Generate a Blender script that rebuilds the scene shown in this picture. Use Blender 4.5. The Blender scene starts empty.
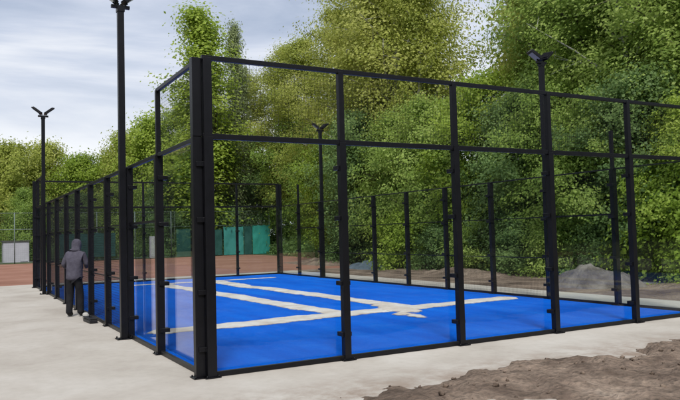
import bpy, bmesh, math, random
import numpy as np
from mathutils import Vector, Matrix, noise

S = bpy.context.scene
COL = S.collection
R = math.radians
PI = math.pi

# ------------------------------------------------------------------ helpers
def tag(o, label=None, cat=None, group=None, kind=None):
    if label: o['label'] = label
    if cat: o['category'] = cat
    if group: o['group'] = group
    if kind: o['kind'] = kind
    return o

def empty(name, loc=(0, 0, 0), rz=0):
    o = bpy.data.objects.new(name, None)
    o.empty_display_size = .2
    o.location = loc
    o.rotation_euler = (0, 0, rz)
    COL.objects.link(o)
    return o

def link_mesh(name, me, parent=None):
    o = bpy.data.objects.new(name, me)
    COL.objects.link(o)
    if parent: o.parent = parent
    return o

def copy_tree(o, parent=None):
    c = o.copy()
    COL.objects.link(c)
    c.parent = parent
    for ch in list(o.children):
        copy_tree(ch, c)
    return c

class MB:
    """collects boxes, tubes and lumps, then becomes ONE mesh object"""
    def __init__(s):
        s.v, s.f, s.sm = [], [], []
    def box(s, x0, y0, z0, x1, y1, z1, rot=None, at=(0, 0, 0)):
        n = len(s.v)
        for z in (z0, z1):
            for p in ((x0, y0, z), (x1, y0, z), (x1, y1, z), (x0, y1, z)):
                v = Vector(p)
                if rot is not None: v = rot @ v
                s.v.append(tuple(v + Vector(at)))
        for q in ((3, 2, 1, 0), (4, 5, 6, 7), (0, 1, 5, 4), (1, 2, 6, 5), (2, 3, 7, 6), (3, 0, 4, 7)):
            s.f.append(tuple(n + i for i in q)); s.sm.append(False)
    def wire(s, a, b, w):
        a, b = Vector(a), Vector(b)
        d = (b - a).normalized()
        up = Vector((0, 0, 1)) if abs(d.z) < .9 else Vector((1, 0, 0))
        p = d.cross(up).normalized() * w / 2
        q = d.cross(p).normalized() * w / 2
        n = len(s.v)
        for c in (a, b):
            for k in (p + q, p - q, -p - q, -p + q):
                s.v.append(tuple(c + k))
        for i in range(4):
            s.f.append((n + i, n + (i + 1) % 4, n + 4 + (i + 1) % 4, n + 4 + i)); s.sm.append(False)
    def tube(s, pts, rad, seg=8, cap=True):
        pts = [Vector(p) for p in pts]
        if not hasattr(rad, '__len__'): rad = [rad] * len(pts)
        n = len(s.v)
        ref = Vector((.31, .77, .2))
        for i, p in enumerate(pts):
            d = (pts[min(i + 1, len(pts) - 1)] - pts[max(i - 1, 0)]).normalized()
            a = d.cross(ref)
            if a.length < .05: a = d.cross(Vector((1, 0, 0)))
            a.normalize(); b = d.cross(a)
            for k in range(seg):
                t = 2 * PI * k / seg
                s.v.append(tuple(p + (a * math.cos(t) + b * math.sin(t)) * rad[i]))
        for i in range(len(pts) - 1):
            for k in range(seg):
                a = n + i * seg + k; b = n + i * seg + (k + 1) % seg
                s.f.append((a, b, b + seg, a + seg)); s.sm.append(True)
        if cap:
            s.f.append(tuple(n + k for k in range(seg))[::-1]); s.sm.append(False)
            m = n + (len(pts) - 1) * seg
            s.f.append(tuple(m + k for k in range(seg))); s.sm.append(False)
    def lump(s, c, r, seed=0, seg=8, rings=5, rough=.35):
        n = len(s.v); c = Vector(c)
        for i in range(rings + 1):
            th = PI * i / rings
            for k in range(seg):
                ph = 2 * PI * k / seg
                d = Vector((math.sin(th) * math.cos(ph), math.sin(th) * math.sin(ph), math.cos(th)))
                f = 1 + rough * noise.noise(d * 1.6 + Vector((seed * 7.3, seed * 3.1, seed)))
                s.v.append((c.x + d.x * r[0] * f, c.y + d.y * r[1] * f, c.z + d.z * r[2] * f))
        for i in range(rings):
            for k in range(seg):
                a = n + i * seg + k; b = n + i * seg + (k + 1) % seg
                s.f.append((a, a + seg, b + seg, b)); s.sm.append(True)
    def mesh(s, name, mat):
        me = bpy.data.meshes.new(name)
        me.from_pydata(s.v, [], s.f)
        me.materials.append(mat)
        me.polygons.foreach_set('use_smooth', s.sm)
        me.update()
        return me
    def build(s, name, mat, parent=None, bevel=0):
        o = link_mesh(name, s.mesh(name, mat), parent)
        if bevel:
            m = o.modifiers.new('bevel', 'BEVEL'); m.width = bevel; m.segments = 2; m.limit_method = 'ANGLE'
        return o

# ------------------------------------------------------------------ materials
def new_mat(name):
    m = bpy.data.materials.new(name)
    m.use_nodes = True
    nt = m.node_tree
    nt.nodes.clear()
    out = nt.nodes.new('ShaderNodeOutputMaterial')
    return m, nt, out

def N(nt, t, **kw):
    n = nt.nodes.new(t)
    for k, v in kw.items():
        if k.startswith('i_'):
            key = k[2:]
            n.inputs[int(key) if key.isdigit() else key.replace('_', ' ')].default_value = v
        else:
            setattr(n, k, v)
    return n

def ramp(nt, stops):
    n = nt.nodes.new('ShaderNodeValToRGB')
    e = n.color_ramp.elements
    while len(e) < len(stops): e.new(.5)
    for i, (p, c) in enumerate(stops):
        e[i].position = p
        e[i].color = (*c, 1) if len(c) == 3 else c
    return n

def rough_mat(name, stops, scale=3., rough=.85, bump=.3, bscale=40., detail=8., coord='Object', spec=.25, stretch=None, bdist=.02):
    m, nt, out = new_mat(name)
    L = nt.links
    tc = N(nt, 'ShaderNodeTexCoord')
    src = tc.outputs[coord]
    if stretch:
        mp = N(nt, 'ShaderNodeMapping'); mp.inputs['Scale'].default_value = stretch
        L.new(src, mp.inputs[0]); src = mp.outputs[0]
    n1 = N(nt, 'ShaderNodeTexNoise', i_Scale=scale, i_Detail=detail, i_Roughness=.62)
    L.new(src, n1.inputs['Vector'])
    rp = ramp(nt, stops)
    L.new(n1.outputs['Fac'], rp.inputs[0])
    b = N(nt, 'ShaderNodeBsdfPrincipled', i_Roughness=rough)
    b.inputs['Specular IOR Level'].default_value = spec
    L.new(rp.outputs[0], b.inputs['Base Color'])
    if bump:
        n2 = N(nt, 'ShaderNodeTexNoise', i_Scale=bscale, i_Detail=6., i_Roughness=.6)
        L.new(src, n2.inputs['Vector'])
        bp = N(nt, 'ShaderNodeBump', i_Strength=bump, i_Distance=bdist)
        L.new(n2.outputs['Fac'], bp.inputs['Height'])
        L.new(bp.outputs[0], b.inputs['Normal'])
    L.new(b.outputs[0], out.inputs[0])
    return m

M = {}
# powder-coated steel: slightly dusty satin black
M['black'] = rough_mat('black_steel', [(.3, (.003, .003, .0045)), (.7, (.006, .006, .0085))], 6, .4, .05, 120, spec=.3, bdist=.002)
M['wire'] = rough_mat('black_wire', [(.3, (.004, .004, .005)), (.7, (.008, .008, .009))], 4, .55, 0)
M['galv'] = rough_mat('grey_galvanised', [(.3, (.30, .31, .31)), (.7, (.42, .43, .43))], 5, .5, .05, 80, spec=.5)
M['greenpost'] = rough_mat('green_coated_post', [(.3, (.10, .14, .13)), (.7, (.17, .21, .2))], 5, .5, 0)
M['lamp_face'] = rough_mat('lamp_glass', [(.3, (.25, .26, .27)), (.7, (.34, .35, .36))], 6, .2, 0, spec=.6)
M['concrete'] = None
M['clay'] = rough_mat('red_clay', [(.25, (.18, .082, .055)), (.5, (.25, .122, .085)), (.75, (.32, .18, .135))], .35, .95, .2, 30)
M['teal'] = rough_mat('teal_screen', [(.3, (.024, .21, .18)), (.7, (.036, .29, .245))], 1.2, .7, .2, 14, bdist=.05)
M['dkteal'] = rough_mat('dark_green_screen', [(.3, (.012, .06, .055)), (.7, (.03, .10, .09))], 1.1, .7, .2, 14, bdist=.05)
M['white_panel'] = rough_mat('pale_panel', [(.3, (.36, .36, .41)), (.7, (.45, .45, .5))], 2, .5, .05, 30)
M['mint'] = rough_mat('mint_panel', [(.3, (.42, .6, .52)), (.7, (.52, .68, .6))], 2, .5, .05, 30)
M['roofdark'] = rough_mat('dark_roof', [(.3, (.05, .05, .055)), (.7, (.09, .09, .09))], 4, .8, .1, 30)
M['bark'] = rough_mat('bark', [(.3, (.045, .036, .028)), (.7, (.13, .11, .085))], 5, .9, .5, 18, stretch=(1, 1, .25), bdist=.04)
M['birch'] = rough_mat('pale_bark', [(.36, (.06, .055, .05)), (.46, (.42, .41, .38)), (.8, (.58, .57, .53))], 5, .8, .3, 18, stretch=(.6, .6, 1.6), bdist=.02)
M['tarp'] = rough_mat('blue_tarp', [(.3, (.06, .085, .11)), (.7, (.09, .12, .155))], 2, .4, .4, 9, bdist=.05)
M['rust'] = rough_mat('rusty_red', [(.3, (.11, .02, .02)), (.7, (.2, .045, .04))], 5, .6, .2, 30)
M['skin'] = rough_mat('skin', [(.3, (.42, .25, .18)), (.7, (.5, .31, .23))], 9, .55, .05, 60)
M['hoodie'] = rough_mat('grey_hoodie', [(.3, (.05, .046, .064)), (.7, (.10, .095, .125))], 7, .95, .5, 22, bdist=.02)
M['trouser'] = rough_mat('dark_trousers', [(.3, (.008, .008, .01)), (.7, (.018, .018, .021))], 7, .95, .4, 24, bdist=.02)
M['boot'] = rough_mat('dark_boots', [(.3, (.012, .011, .01)), (.7, (.03, .028, .025))], 8, .6, .2, 40)
M['hair'] = rough_mat('brown_hair', [(.3, (.03, .02, .015)), (.7, (.06, .045, .03))], 20, .6, .4, 60)
M['rag'] = rough_mat('pale_sack', [(.3, (.34, .335, .31)), (.7, (.45, .44, .42))], 6, .9, .4, 20)
M['toolbox'] = rough_mat('black_plastic', [(.3, (.01, .01, .012)), (.7, (.022, .022, .026))], 8, .45, .1, 60)

def sand_mat(name, stops):
    # sand thins out into scattered grains where its cover runs out
    m = rough_mat(name, stops, 1.7, .95, .5, 45); nt = m.node_tree; L = nt.links
    out = [n for n in nt.nodes if n.type == 'OUTPUT_MATERIAL'][0]; bs = [n for n in nt.nodes if n.type == 'BSDF_PRINCIPLED'][0]
    at = N(nt, 'ShaderNodeAttribute', attribute_name='cover')
    tc = N(nt, 'ShaderNodeTexCoord')
    a = N(nt, 'ShaderNodeTexNoise', i_Scale=3.2, i_Detail=9., i_Roughness=.78); L.new(tc.outputs['Object'], a.inputs['Vector'])
    ma = N(nt, 'ShaderNodeMath', operation='MULTIPLY_ADD'); ma.inputs[1].default_value = 1.5; L.new(a.outputs['Fac'], ma.inputs[0])
    L.new(at.outputs['Fac'], ma.inputs[2])
    mr = N(nt, 'ShaderNodeMapRange'); mr.inputs[1].default_value = .95; mr.inputs[2].default_value = 1.4; L.new(ma.outputs[0], mr.inputs[0])
    tr = N(nt, 'ShaderNodeBsdfTransparent'); mx = N(nt, 'ShaderNodeMixShader')
    L.new(mr.outputs[0], mx.inputs[0]); L.new(tr.outputs[0], mx.inputs[1]); L.new(bs.outputs[0], mx.inputs[2]); L.new(mx.outputs[0], out.inputs[0])
    return m

def set_cover(o, vals):
    at = o.data.attributes.new('cover', 'FLOAT', 'POINT'); at.data.foreach_set('value', vals)

def soil_mat(name, tint=1.0):
    m, nt, out = new_mat(name); L = nt.links
    tc = N(nt, 'ShaderNodeTexCoord')
    a = N(nt, 'ShaderNodeTexNoise', i_Scale=.75, i_Detail=8., i_Roughness=.65, i_Distortion=.5)
    b = N(nt, 'ShaderNodeTexNoise', i_Scale=9., i_Detail=9., i_Roughness=.7)
    v = N(nt, 'ShaderNodeTexVoronoi', i_Scale=16.)
    for n in (a, b, v): L.new(tc.outputs['Object'], n.inputs['Vector'])
    r1 = ramp(nt, [(.30, (.06 * tint, .043 * tint, .034 * tint)), (.45, (.155 * tint, .117 * tint, .092 * tint)),
                   (.6, (.27 * tint, .21 * tint, .165 * tint)), (.72, (.42 * tint, .35 * tint, .285 * tint))])
    L.new(a.outputs['Fac'], r1.inputs[0])
    r2 = ramp(nt, [(.3, (.5, .5, .5)), (.7, (1.25, 1.22, 1.2))])
    L.new(b.outputs['Fac'], r2.inputs[0])
    mx = N(nt, 'ShaderNodeMix', data_type='RGBA', blend_type='MULTIPLY'); mx.inputs[0].default_value = 1
    L.new(r1.outputs[0], mx.inputs[6]); L.new(r2.outputs[0], mx.inputs[7])
    bs = N(nt, 'ShaderNodeBsdfPrincipled', i_Roughness=.95); bs.inputs['Specular IOR Level'].default_value = .15
    L.new(mx.outputs[2], bs.inputs['Base Color'])
    ad = N(nt, 'ShaderNodeMath', operation='ADD')
    L.new(b.outputs['Fac'], ad.inputs[0]); L.new(v.outputs['Distance'], ad.inputs[1])
    bp = N(nt, 'ShaderNodeBump', i_Strength=.8, i_Distance=.05)
    L.new(ad.outputs[0], bp.inputs['Height']); L.new(bp.outputs[0], bs.inputs['Normal'])
    L.new(bs.outputs[0], out.inputs[0])
    return m
M['soil'] = soil_mat('brown_soil', 1.05)
M['bank'] = soil_mat('orange_brown_soil', 1.05)

def concrete_mat():
    m, nt, out = new_mat('pale_concrete'); L = nt.links
    tc = N(nt, 'ShaderNodeTexCoord')
    a = N(nt, 'ShaderNodeTexNoise', i_Scale=.55, i_Detail=7., i_Roughness=.6, i_Distortion=.4)
    b = N(nt, 'ShaderNodeTexNoise', i_Scale=7., i_Detail=9., i_Roughness=.7)
    c = N(nt, 'ShaderNodeTexNoise', i_Scale=130., i_Detail=3.)
    for n in (a, b, c): L.new(tc.outputs['Object'], n.inputs['Vector'])
    r1 = ramp(nt, [(.3, (.345, .313, .275)), (.5, (.415, .383, .342)), (.68, (.465, .438, .40))])
    L.new(a.outputs['Fac'], r1.inputs[0])
    r2 = ramp(nt, [(.3, (.92, .915, .905)), (.55, (1, 1, 1)), (.75, (1.04, 1.04, 1.04))])
    L.new(b.outputs['Fac'], r2.inputs[0])
    mx = N(nt, 'ShaderNodeMix', data_type='RGBA', blend_type='MULTIPLY'); mx.inputs[0].default_value = 1
    L.new(r1.outputs[0], mx.inputs[6]); L.new(r2.outputs[0], mx.inputs[7])
    # brown soil trodden and spilt over the paving near the bare ground (y about -1.9)
    sx = N(nt, 'ShaderNodeSeparateXYZ'); L.new(tc.outputs['Object'], sx.inputs[0])
    mr = N(nt, 'ShaderNodeMapRange'); mr.inputs[1].default_value = -.75; mr.inputs[2].default_value = -1.95
    L.new(sx.outputs[1], mr.inputs[0])
    d = N(nt, 'ShaderNodeTexNoise', i_Scale=2.2, i_Detail=9., i_Roughness=.72)
    L.new(tc.outputs['Object'], d.inputs['Vector'])
    rd = ramp(nt, [(.40, (0, 0, 0)), (.60, (1, 1, 1))])
    L.new(d.outputs['Fac'], rd.inputs[0])
    mu = N(nt, 'ShaderNodeMath', operation='MULTIPLY'); L.new(mr.outputs[0], mu.inputs[0]); L.new(rd.outputs[0], mu.inputs[1])
    m2 = N(nt, 'ShaderNodeMix', data_type='RGBA'); L.new(mu.outputs[0], m2.inputs[0])
    L.new(mx.outputs[2], m2.inputs[6]); m2.inputs[7].default_value = (.25, .195, .155, 1)
    bs = N(nt, 'ShaderNodeBsdfPrincipled', i_Roughness=.88); bs.inputs['Specular IOR Level'].default_value = .25
    L.new(m2.outputs[2], bs.inputs['Base Color'])
    ad = N(nt, 'ShaderNodeMath', operation='ADD'); L.new(b.outputs['Fac'], ad.inputs[0]); L.new(c.outputs['Fac'], ad.inputs[1])
    bp = N(nt, 'ShaderNodeBump', i_Strength=.25, i_Distance=.01)
    L.new(ad.outputs[0], bp.inputs['Height']); L.new(bp.outputs[0], bs.inputs['Normal'])
    L.new(bs.outputs[0], out.inputs[0])
    return m
M['concrete'] = concrete_mat()

def turf_mat():
    m, nt, out = new_mat('blue_artificial_turf'); L = nt.links
    tc = N(nt, 'ShaderNodeTexCoord')
    mp = N(nt, 'ShaderNodeMapping'); mp.inputs['Scale'].default_value = (1, .18, 1)
    L.new(tc.outputs['Object'], mp.inputs[0])
    a = N(nt, 'ShaderNodeTexNoise', i_Scale=1.6, i_Detail=6., i_Roughness=.6)
    L.new(mp.outputs[0], a.inputs['Vector'])
    b = N(nt, 'ShaderNodeTexNoise', i_Scale=1.1, i_Detail=9., i_Roughness=.7, i_Distortion=.6)
    c = N(nt, 'ShaderNodeTexNoise', i_Scale=180., i_Detail=3.)
    for n in (b, c): L.new(tc.outputs['Object'], n.inputs['Vector'])
    r1 = ramp(nt, [(.3, (.002, .08, .47)), (.55, (.003, .112, .575)), (.75, (.005, .145, .63))])
    L.new(a.outputs['Fac'], r1.inputs[0])
    g = N(nt, 'ShaderNodeTexNoise', i_Scale=55., i_Detail=4., i_Roughness=.7)
    L.new(tc.outputs['Object'], g.inputs['Vector'])
    rg_ = ramp(nt, [(.3, (.72, .74, .78)), (.7, (1.2, 1.18, 1.14))])
    L.new(g.outputs['Fac'], rg_.inputs[0])
    gm = N(nt, 'ShaderNodeMix', data_type='RGBA', blend_type='MULTIPLY'); gm.inputs[0].default_value = 1
    L.new(r1.outputs[0], gm.inputs[6]); L.new(rg_.outputs[0], gm.inputs[7])
    # thin veil of dusty sand on the turf
    r2 = ramp(nt, [(.5, (0, 0, 0)), (.78, (.32, .32, .32))])
    L.new(b.outputs['Fac'], r2.inputs[0])
    mx = N(nt, 'ShaderNodeMix', data_type='RGBA'); L.new(r2.outputs[0], mx.inputs[0])
    L.new(gm.outputs[2], mx.inputs[6]); mx.inputs[7].default_value = (.06, .19, .60, 1)
    bs = N(nt, 'ShaderNodeBsdfPrincipled', i_Roughness=.95); bs.inputs['Specular IOR Level'].default_value = .03
    L.new(mx.outputs[2], bs.inputs['Base Color'])
    bp = N(nt, 'ShaderNodeBump', i_Strength=.5, i_Distance=.012)
    L.new(c.outputs['Fac'], bp.inputs['Height']); L.new(bp.outputs[0], bs.inputs['Normal'])
    L.new(bs.outputs[0], out.inputs[0])
    return m
M['turf'] = turf_mat()
M['sand'] = sand_mat('pale_sand', [(.3, (.40, .345, .30)), (.48, (.51, .475, .44)), (.66, (.59, .58, .57))])
M['sandbeige'] = sand_mat('beige_sand', [(.3, (.40, .34, .29)), (.5, (.49, .44, .395)), (.7, (.57, .545, .52))])
M['ground'] = rough_mat('rough_ground', [(.3, (.035, .05, .018)), (.5, (.06, .075, .03)), (.7, (.11, .1, .055))], .5, .95, .6, 8, bdist=.05)
M['gravel'] = rough_mat('grey_gravel', [(.3, (.16, .165, .18)), (.7, (.27, .275, .29))], 2.5, .95, .5, 25)

def glass_mat():
    m, nt, out = new_mat('clear_toughened_glass'); L = nt.links
    lw = N(nt, 'ShaderNodeLayerWeight', i_Blend=.5)
    pw = N(nt, 'ShaderNodeMath', operation='POWER'); pw.inputs[1].default_value = 5
    L.new(lw.outputs['Facing'], pw.inputs[0])
    ma = N(nt, 'ShaderNodeMath', operation='MULTIPLY_ADD'); ma.inputs[1].default_value = .95; ma.inputs[2].default_value = .018
    L.new(pw.outputs[0], ma.inputs[0])
    tr = N(nt, 'ShaderNodeBsdfTransparent'); tr.inputs[0].default_value = (.955, .975, .97, 1)
    gl = N(nt, 'ShaderNodeBsdfGlossy', i_Roughness=.01); gl.inputs[0].default_value = (1, 1, 1, 1)
    mx = N(nt, 'ShaderNodeMixShader')
    L.new(ma.outputs[0], mx.inputs[0]); L.new(tr.outputs[0], mx.inputs[1]); L.new(gl.outputs[0], mx.inputs[2])
    L.new(mx.outputs[0], out.inputs[0])
    return m
M['glass'] = glass_mat()

def leaf_mat(name, c0, c1, c2, trans=.35):
    m, nt, out = new_mat(name); L = nt.links
    geo = N(nt, 'ShaderNodeNewGeometry')
    tc = N(nt, 'ShaderNodeTexCoord')
    oi = N(nt, 'ShaderNodeObjectInfo')
    ns = N(nt, 'ShaderNodeTexNoise', i_Scale=.55, i_Detail=3.)
    L.new(tc.outputs['Object'], ns.inputs['Vector'])
    a = N(nt, 'ShaderNodeMath', operation='MULTIPLY_ADD'); a.inputs[1].default_value = .45
    L.new(geo.outputs['Random Per Island'], a.inputs[0])
    b = N(nt, 'ShaderNodeMath', operation='MULTIPLY_ADD'); b.inputs[1].default_value = 1.1; b.inputs[2].default_value = -.38
    L.new(ns.outputs['Fac'], b.inputs[0])
    c = N(nt, 'ShaderNodeMath', operation='MULTIPLY_ADD'); c.inputs[1].default_value = .3
    L.new(oi.outputs['Random'], c.inputs[0]); L.new(b.outputs[0], c.inputs[2])
    L.new(c.outputs[0], a.inputs[2])
    rp = ramp(nt, [(.12, c0), (.5, c1), (.88, c2)])
    L.new(a.outputs[0], rp.inputs[0])
    d = N(nt, 'ShaderNodeBsdfPrincipled', i_Roughness=.55); d.inputs['Specular IOR Level'].default_value = .3
    L.new(rp.outputs[0], d.inputs['Base Color'])
    t = N(nt, 'ShaderNodeBsdfTranslucent')
    L.new(rp.outputs[0], t.inputs[0])
    mx = N(nt, 'ShaderNodeMixShader'); mx.inputs[0].default_value = trans
    L.new(d.outputs[0], mx.inputs[1]); L.new(t.outputs[0], mx.inputs[2])
    L.new(mx.outputs[0], out.inputs[0])
    return m
LEAF = {
    'olive': leaf_mat('olive_leaf', (.22, .275, .042), (.38, .43, .08), (.55, .57, .17), .52),
    'green': leaf_mat('green_leaf', (.14, .23, .043), (.285, .405, .08), (.46, .57, .15), .53),
    'bright': leaf_mat('bright_leaf', (.14, .22, .02), (.26, .37, .04), (.42, .52, .09), .5),
    'dark': leaf_mat('dark_leaf', (.07, .14, .045), (.15, .245, .075), (.27, .385, .125), .52),
    'grey': leaf_mat('greygreen_leaf', (.18, .22, .11), (.30, .36, .17), (.46, .52, .27), .5),
}

# ------------------------------------------------------------------ world, sun, camera
SUN_EL, SUN_AZ = 52, 205      # azimuth measured clockwise from +y
w = bpy.data.worlds.new('World'); S.world = w; w.use_nodes = True
nt = w.node_tree; nt.nodes.clear(); L = nt.links
wo = N(nt, 'ShaderNodeOutputWorld'); bg = N(nt, 'ShaderNodeBackground'); bg.inputs[1].default_value = .1
sky = N(nt, 'ShaderNodeTexSky', sky_type='NISHITA'); sky.sun_disc = False
sky.sun_elevation = R(SUN_EL); sky.sun_rotation = R(SUN_AZ)
tc = N(nt, 'ShaderNodeTexCoord')
mp = N(nt, 'ShaderNodeMapping'); mp.inputs['Scale'].default_value = (1.0, 1.0, 5.0)
L.new(tc.outputs['Generated'], mp.inputs[0])
cn = N(nt, 'ShaderNodeTexNoise', i_Scale=1.6, i_Detail=8., i_Roughness=.55, i_Distortion=.5)
L.new(mp.outputs[0], cn.inputs['Vector'])
cr = ramp(nt, [(.36, (1.85, 2.15, 2.75)), (.48, (2.75, 2.98, 3.5)), (.6, (4.1, 4.15, 4.3))])
L.new(cn.outputs['Fac'], cr.inputs[0])
sp = N(nt, 'ShaderNodeSeparateXYZ'); L.new(tc.outputs['Generated'], sp.inputs[0])
hz = N(nt, 'ShaderNodeMapRange'); hz.inputs[1].default_value = .26; hz.inputs[2].default_value = .03
hz.inputs[3].default_value = 0; hz.inputs[4].default_value = .6
L.new(sp.outputs[2], hz.inputs[0])
m1 = N(nt, 'ShaderNodeMix', data_type='RGBA'); L.new(hz.outputs[0], m1.inputs[0])
L.new(cr.outputs[0], m1.inputs[6]); m1.inputs[7].default_value = (4.15, 4.15, 4.2, 1)
m2 = N(nt, 'ShaderNodeMix', data_type='RGBA'); m2.inputs[0].default_value = .93
L.new(sky.outputs[0], m2.inputs[6]); L.new(m1.outputs[2], m2.inputs[7])
L.new(m2.outputs[2], bg.inputs[0]); L.new(bg.outputs[0], wo.inputs[0])

sl = bpy.data.lights.new('sun', 'SUN'); sl.energy = 1.5; sl.angle = R(10); sl.color = (1, .965, .91)
so = bpy.data.objects.new('sun', sl); COL.objects.link(so)
az = R(SUN_AZ); el = R(SUN_EL)
sd = Vector((math.sin(az) * math.cos(el), math.cos(az) * math.cos(el), math.sin(el)))
so.rotation_euler = sd.to_track_quat('Z', 'Y').to_euler(); so.location = (-10, -20, 30)

yaw, pit, rol = .51027, .04793, -.02624
fw = Vector((math.sin(yaw) * math.cos(pit), math.cos(yaw) * math.cos(pit), math.sin(pit)))
rt = Vector((math.cos(yaw), -math.sin(yaw), 0)); up = rt.cross(fw)
r2 = rt * math.cos(rol) + up * math.sin(rol); u2 = -rt * math.sin(rol) + up * math.cos(rol)
cd = bpy.data.cameras.new('camera'); cd.sensor_width = 36; cd.lens = 692.03 / 680 * 36; cd.clip_end = 2000; cd.clip_start = .05
co = bpy.data.objects.new('camera', cd); COL.objects.link(co)
co.matrix_world = Matrix(((r2.x, u2.x, -fw.x, -2.7321), (r2.y, u2.y, -fw.y, -8.3747), (r2.z, u2.z, -fw.z, 1.7394), (0, 0, 0, 1)))
S.camera = co
S.view_settings.view_transform = 'Standard'; S.view_settings.look = 'None'
S.view_settings.exposure = 1.2; S.view_settings.gamma = 1; S.view_settings.use_curve_mapping = False
S.render.engine = 'CYCLES'
S.cycles.transparent_max_bounces = 48; S.cycles.max_bounces = 8
S.cycles.use_denoising = True

# ------------------------------------------------------------------ ground
def sheet(name, x0, y0, x1, y1, z, mat):
    me = bpy.data.meshes.new(name)
    me.from_pydata([(x0, y0, z), (x1, y0, z), (x1, y1, z), (x0, y1, z)], [], [(0, 1, 2, 3)])
    me.materials.append(mat)
    return tag(link_mesh(name, me), kind='structure')

def grid(name, x0, y0, x1, y1, nx, ny, fn, mat):
    vs, fs = [], []
    for j in range(ny + 1):
        for i in range(nx + 1):
            x = x0 + (x1 - x0) * i / nx; y = y0 + (y1 - y0) * j / ny
            vs.append((x, y, fn(x, y)))
    for j in range(ny):
        for i in range(nx):
            a = j * (nx + 1) + i
            fs.append((a, a + 1, a + nx + 2, a + nx + 1))
    me = bpy.data.meshes.new(name); me.from_pydata(vs, [], fs); me.materials.append(mat)
    me.polygons.foreach_set('use_smooth', [True] * len(fs))
    return link_mesh(name, me)

def nz(x, y, s, o=0, oct_=4):
    return noise.fractal(Vector((x * s + o, y * s - o * .7, o * .31)), 1.0, 2.0, oct_)

sheet('ground', -900, -900, 900, 900, -.012, M['ground'])
sheet('paving', -9, -3.4, 11.7, 22.2, -.003, M['concrete'])
sheet('paving_strip', -9, -12, -.45, -3.403, -.003, M['concrete'])
sheet('clay_court', -16, 22.25, 21, 51.6, -.006, M['clay'])
sheet('gravel_path', 15.1, -4, 16.0, 9.2, -.004, M['gravel'])
sheet('soil_strip', 11.703, -12, 17.4, 25, -.008, M['soil'])
court = sheet('court_turf', .06, .06, 9.94, 19.94, .006, M['turf'])

def soil_h(x, y):
    # bare ground in front of the paving: a ragged low heap along the edge, ruts behind
    t = -1.86 - y + .42 * nz(x, y, .9, 3) + .22 * nz(x, y, 3.2, 5)
    left = max(0, min(1, (x - .55 + .35 * nz(x, y, 1.1, 8)) / .9))
    a = max(-.06, min(1, t / .5))
    ridge = math.exp(-((t - .45) / .4) ** 2) * (.045 + .05 * nz(x, y, .8, 11)) 
    h = (.03 * a + ridge + .045 * nz(x, y, 1.7, 2) * max(0, a) + .03 * nz(x, y, 6, 9, 3) * max(0, a)) * left
    if t < 0: h = -.03
    return h - .03 * (1 - left) - .004
so_ = grid('soil', .2, -10.5, 17, -1.25, 300, 190, soil_h, M['soil']); tag(so_, kind='structure')

rnd = random.Random(4)
mb = MB()
for i in range(420):
    x = rnd.uniform(.5, 13); y = -1.75 - abs(rnd.gauss(0, .9))
    h = soil_h(x, y)
    if h < -.01 and rnd.random() < .93: continue
    r = .006 + .03 * rnd.random() ** 4
    mb.lump((x, y, max(h, 0) + r * .3), (r, r * rnd.uniform(.7, 1.2), r * .7), i, 8, 6, .95)
tag(mb.build('soil_clods', M['soil']), 'loose brown soil clods strewn along the ragged paving edge', 'soil', kind='stuff')

# ------------------------------------------------------------------ sand rows on the turf
def sand_row(name, label, p0, p1, width, h, seed, mat, group=None, n=90, gaps=.15):
    p0 = Vector(p0); p1 = Vector(p1); d = (p1 - p0); Ln = d.length; d.normalize(); q = Vector((-d.y, d.x))
    n = int(Ln / .06); m = 14
    vs, fs, cv = [], [], []
    for i in range(n + 1):
        s = Ln * i / n
        taper = min(1, s / .35, (Ln - s) / .35)
        wl = width * (.58 + .2 * nz(s, 0, .7, seed) + .08 * nz(s, 0, 4, seed + 4)) * max(.05, taper)
        wr = width * (.58 + .2 * nz(s, 7, .7, seed + 9) + .08 * nz(s, 3, 4, seed + 2)) * max(.05, taper)
        off = .10 * nz(s, 2, .5, seed + 20)
        for j in range(m + 1):
            t = j / m
            a = off + (-wl + (wl + wr) * t)
            c = p0 + d * s + q * a
            prof = 1 - (2 * t - 1) ** 2
            z = .0065 + h * prof * (.75 + .5 * nz(c.x, c.y, 4, seed)) * max(.1, taper)
            vs.append((c.x, c.y, max(z, .0075))); cv.append(min(1, prof * 1.5) * min(1, taper * 1.3))
    for i in range(n):
        for j in range(m):
            a = i * (m + 1) + j
            fs.append((a, a + 1, a + m + 2, a + m + 1))
    me = bpy.data.meshes.new(name); me.from_pydata(vs, [], fs); me.materials.append(mat)
    me.polygons.foreach_set('use_smooth', [True] * len(fs))
    o = link_mesh(name, me); set_cover(o, cv)
    return tag(o, label, 'sand row', 'rows of sand on the blue turf')

sand_row('sand_row', 'pale sand row running across the blue turf, parallel to the near glass wall', (.25, 4.45), (9.75, 4.85), .74, .035, 1, M['sand'])
sand_row('sand_row', 'white sand row running lengthwise down the turf, on the side nearer the person', (4.58, 4.72), (4.05, 17.6), .62, .03, 2, M['sand'])
sand_row('sand_row', 'white sand row running lengthwise down the turf, on the side of the soil mound', (6.38, 4.8), (6.0, 17.6), .66, .03, 3, M['sand'])
sand_row('sand_row', 'faint short sand row lying at the far end of the blue turf, by the clay', (2.6, 17.9), (8.9, 17.7), .42, .02, 6, M['sand'])
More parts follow.
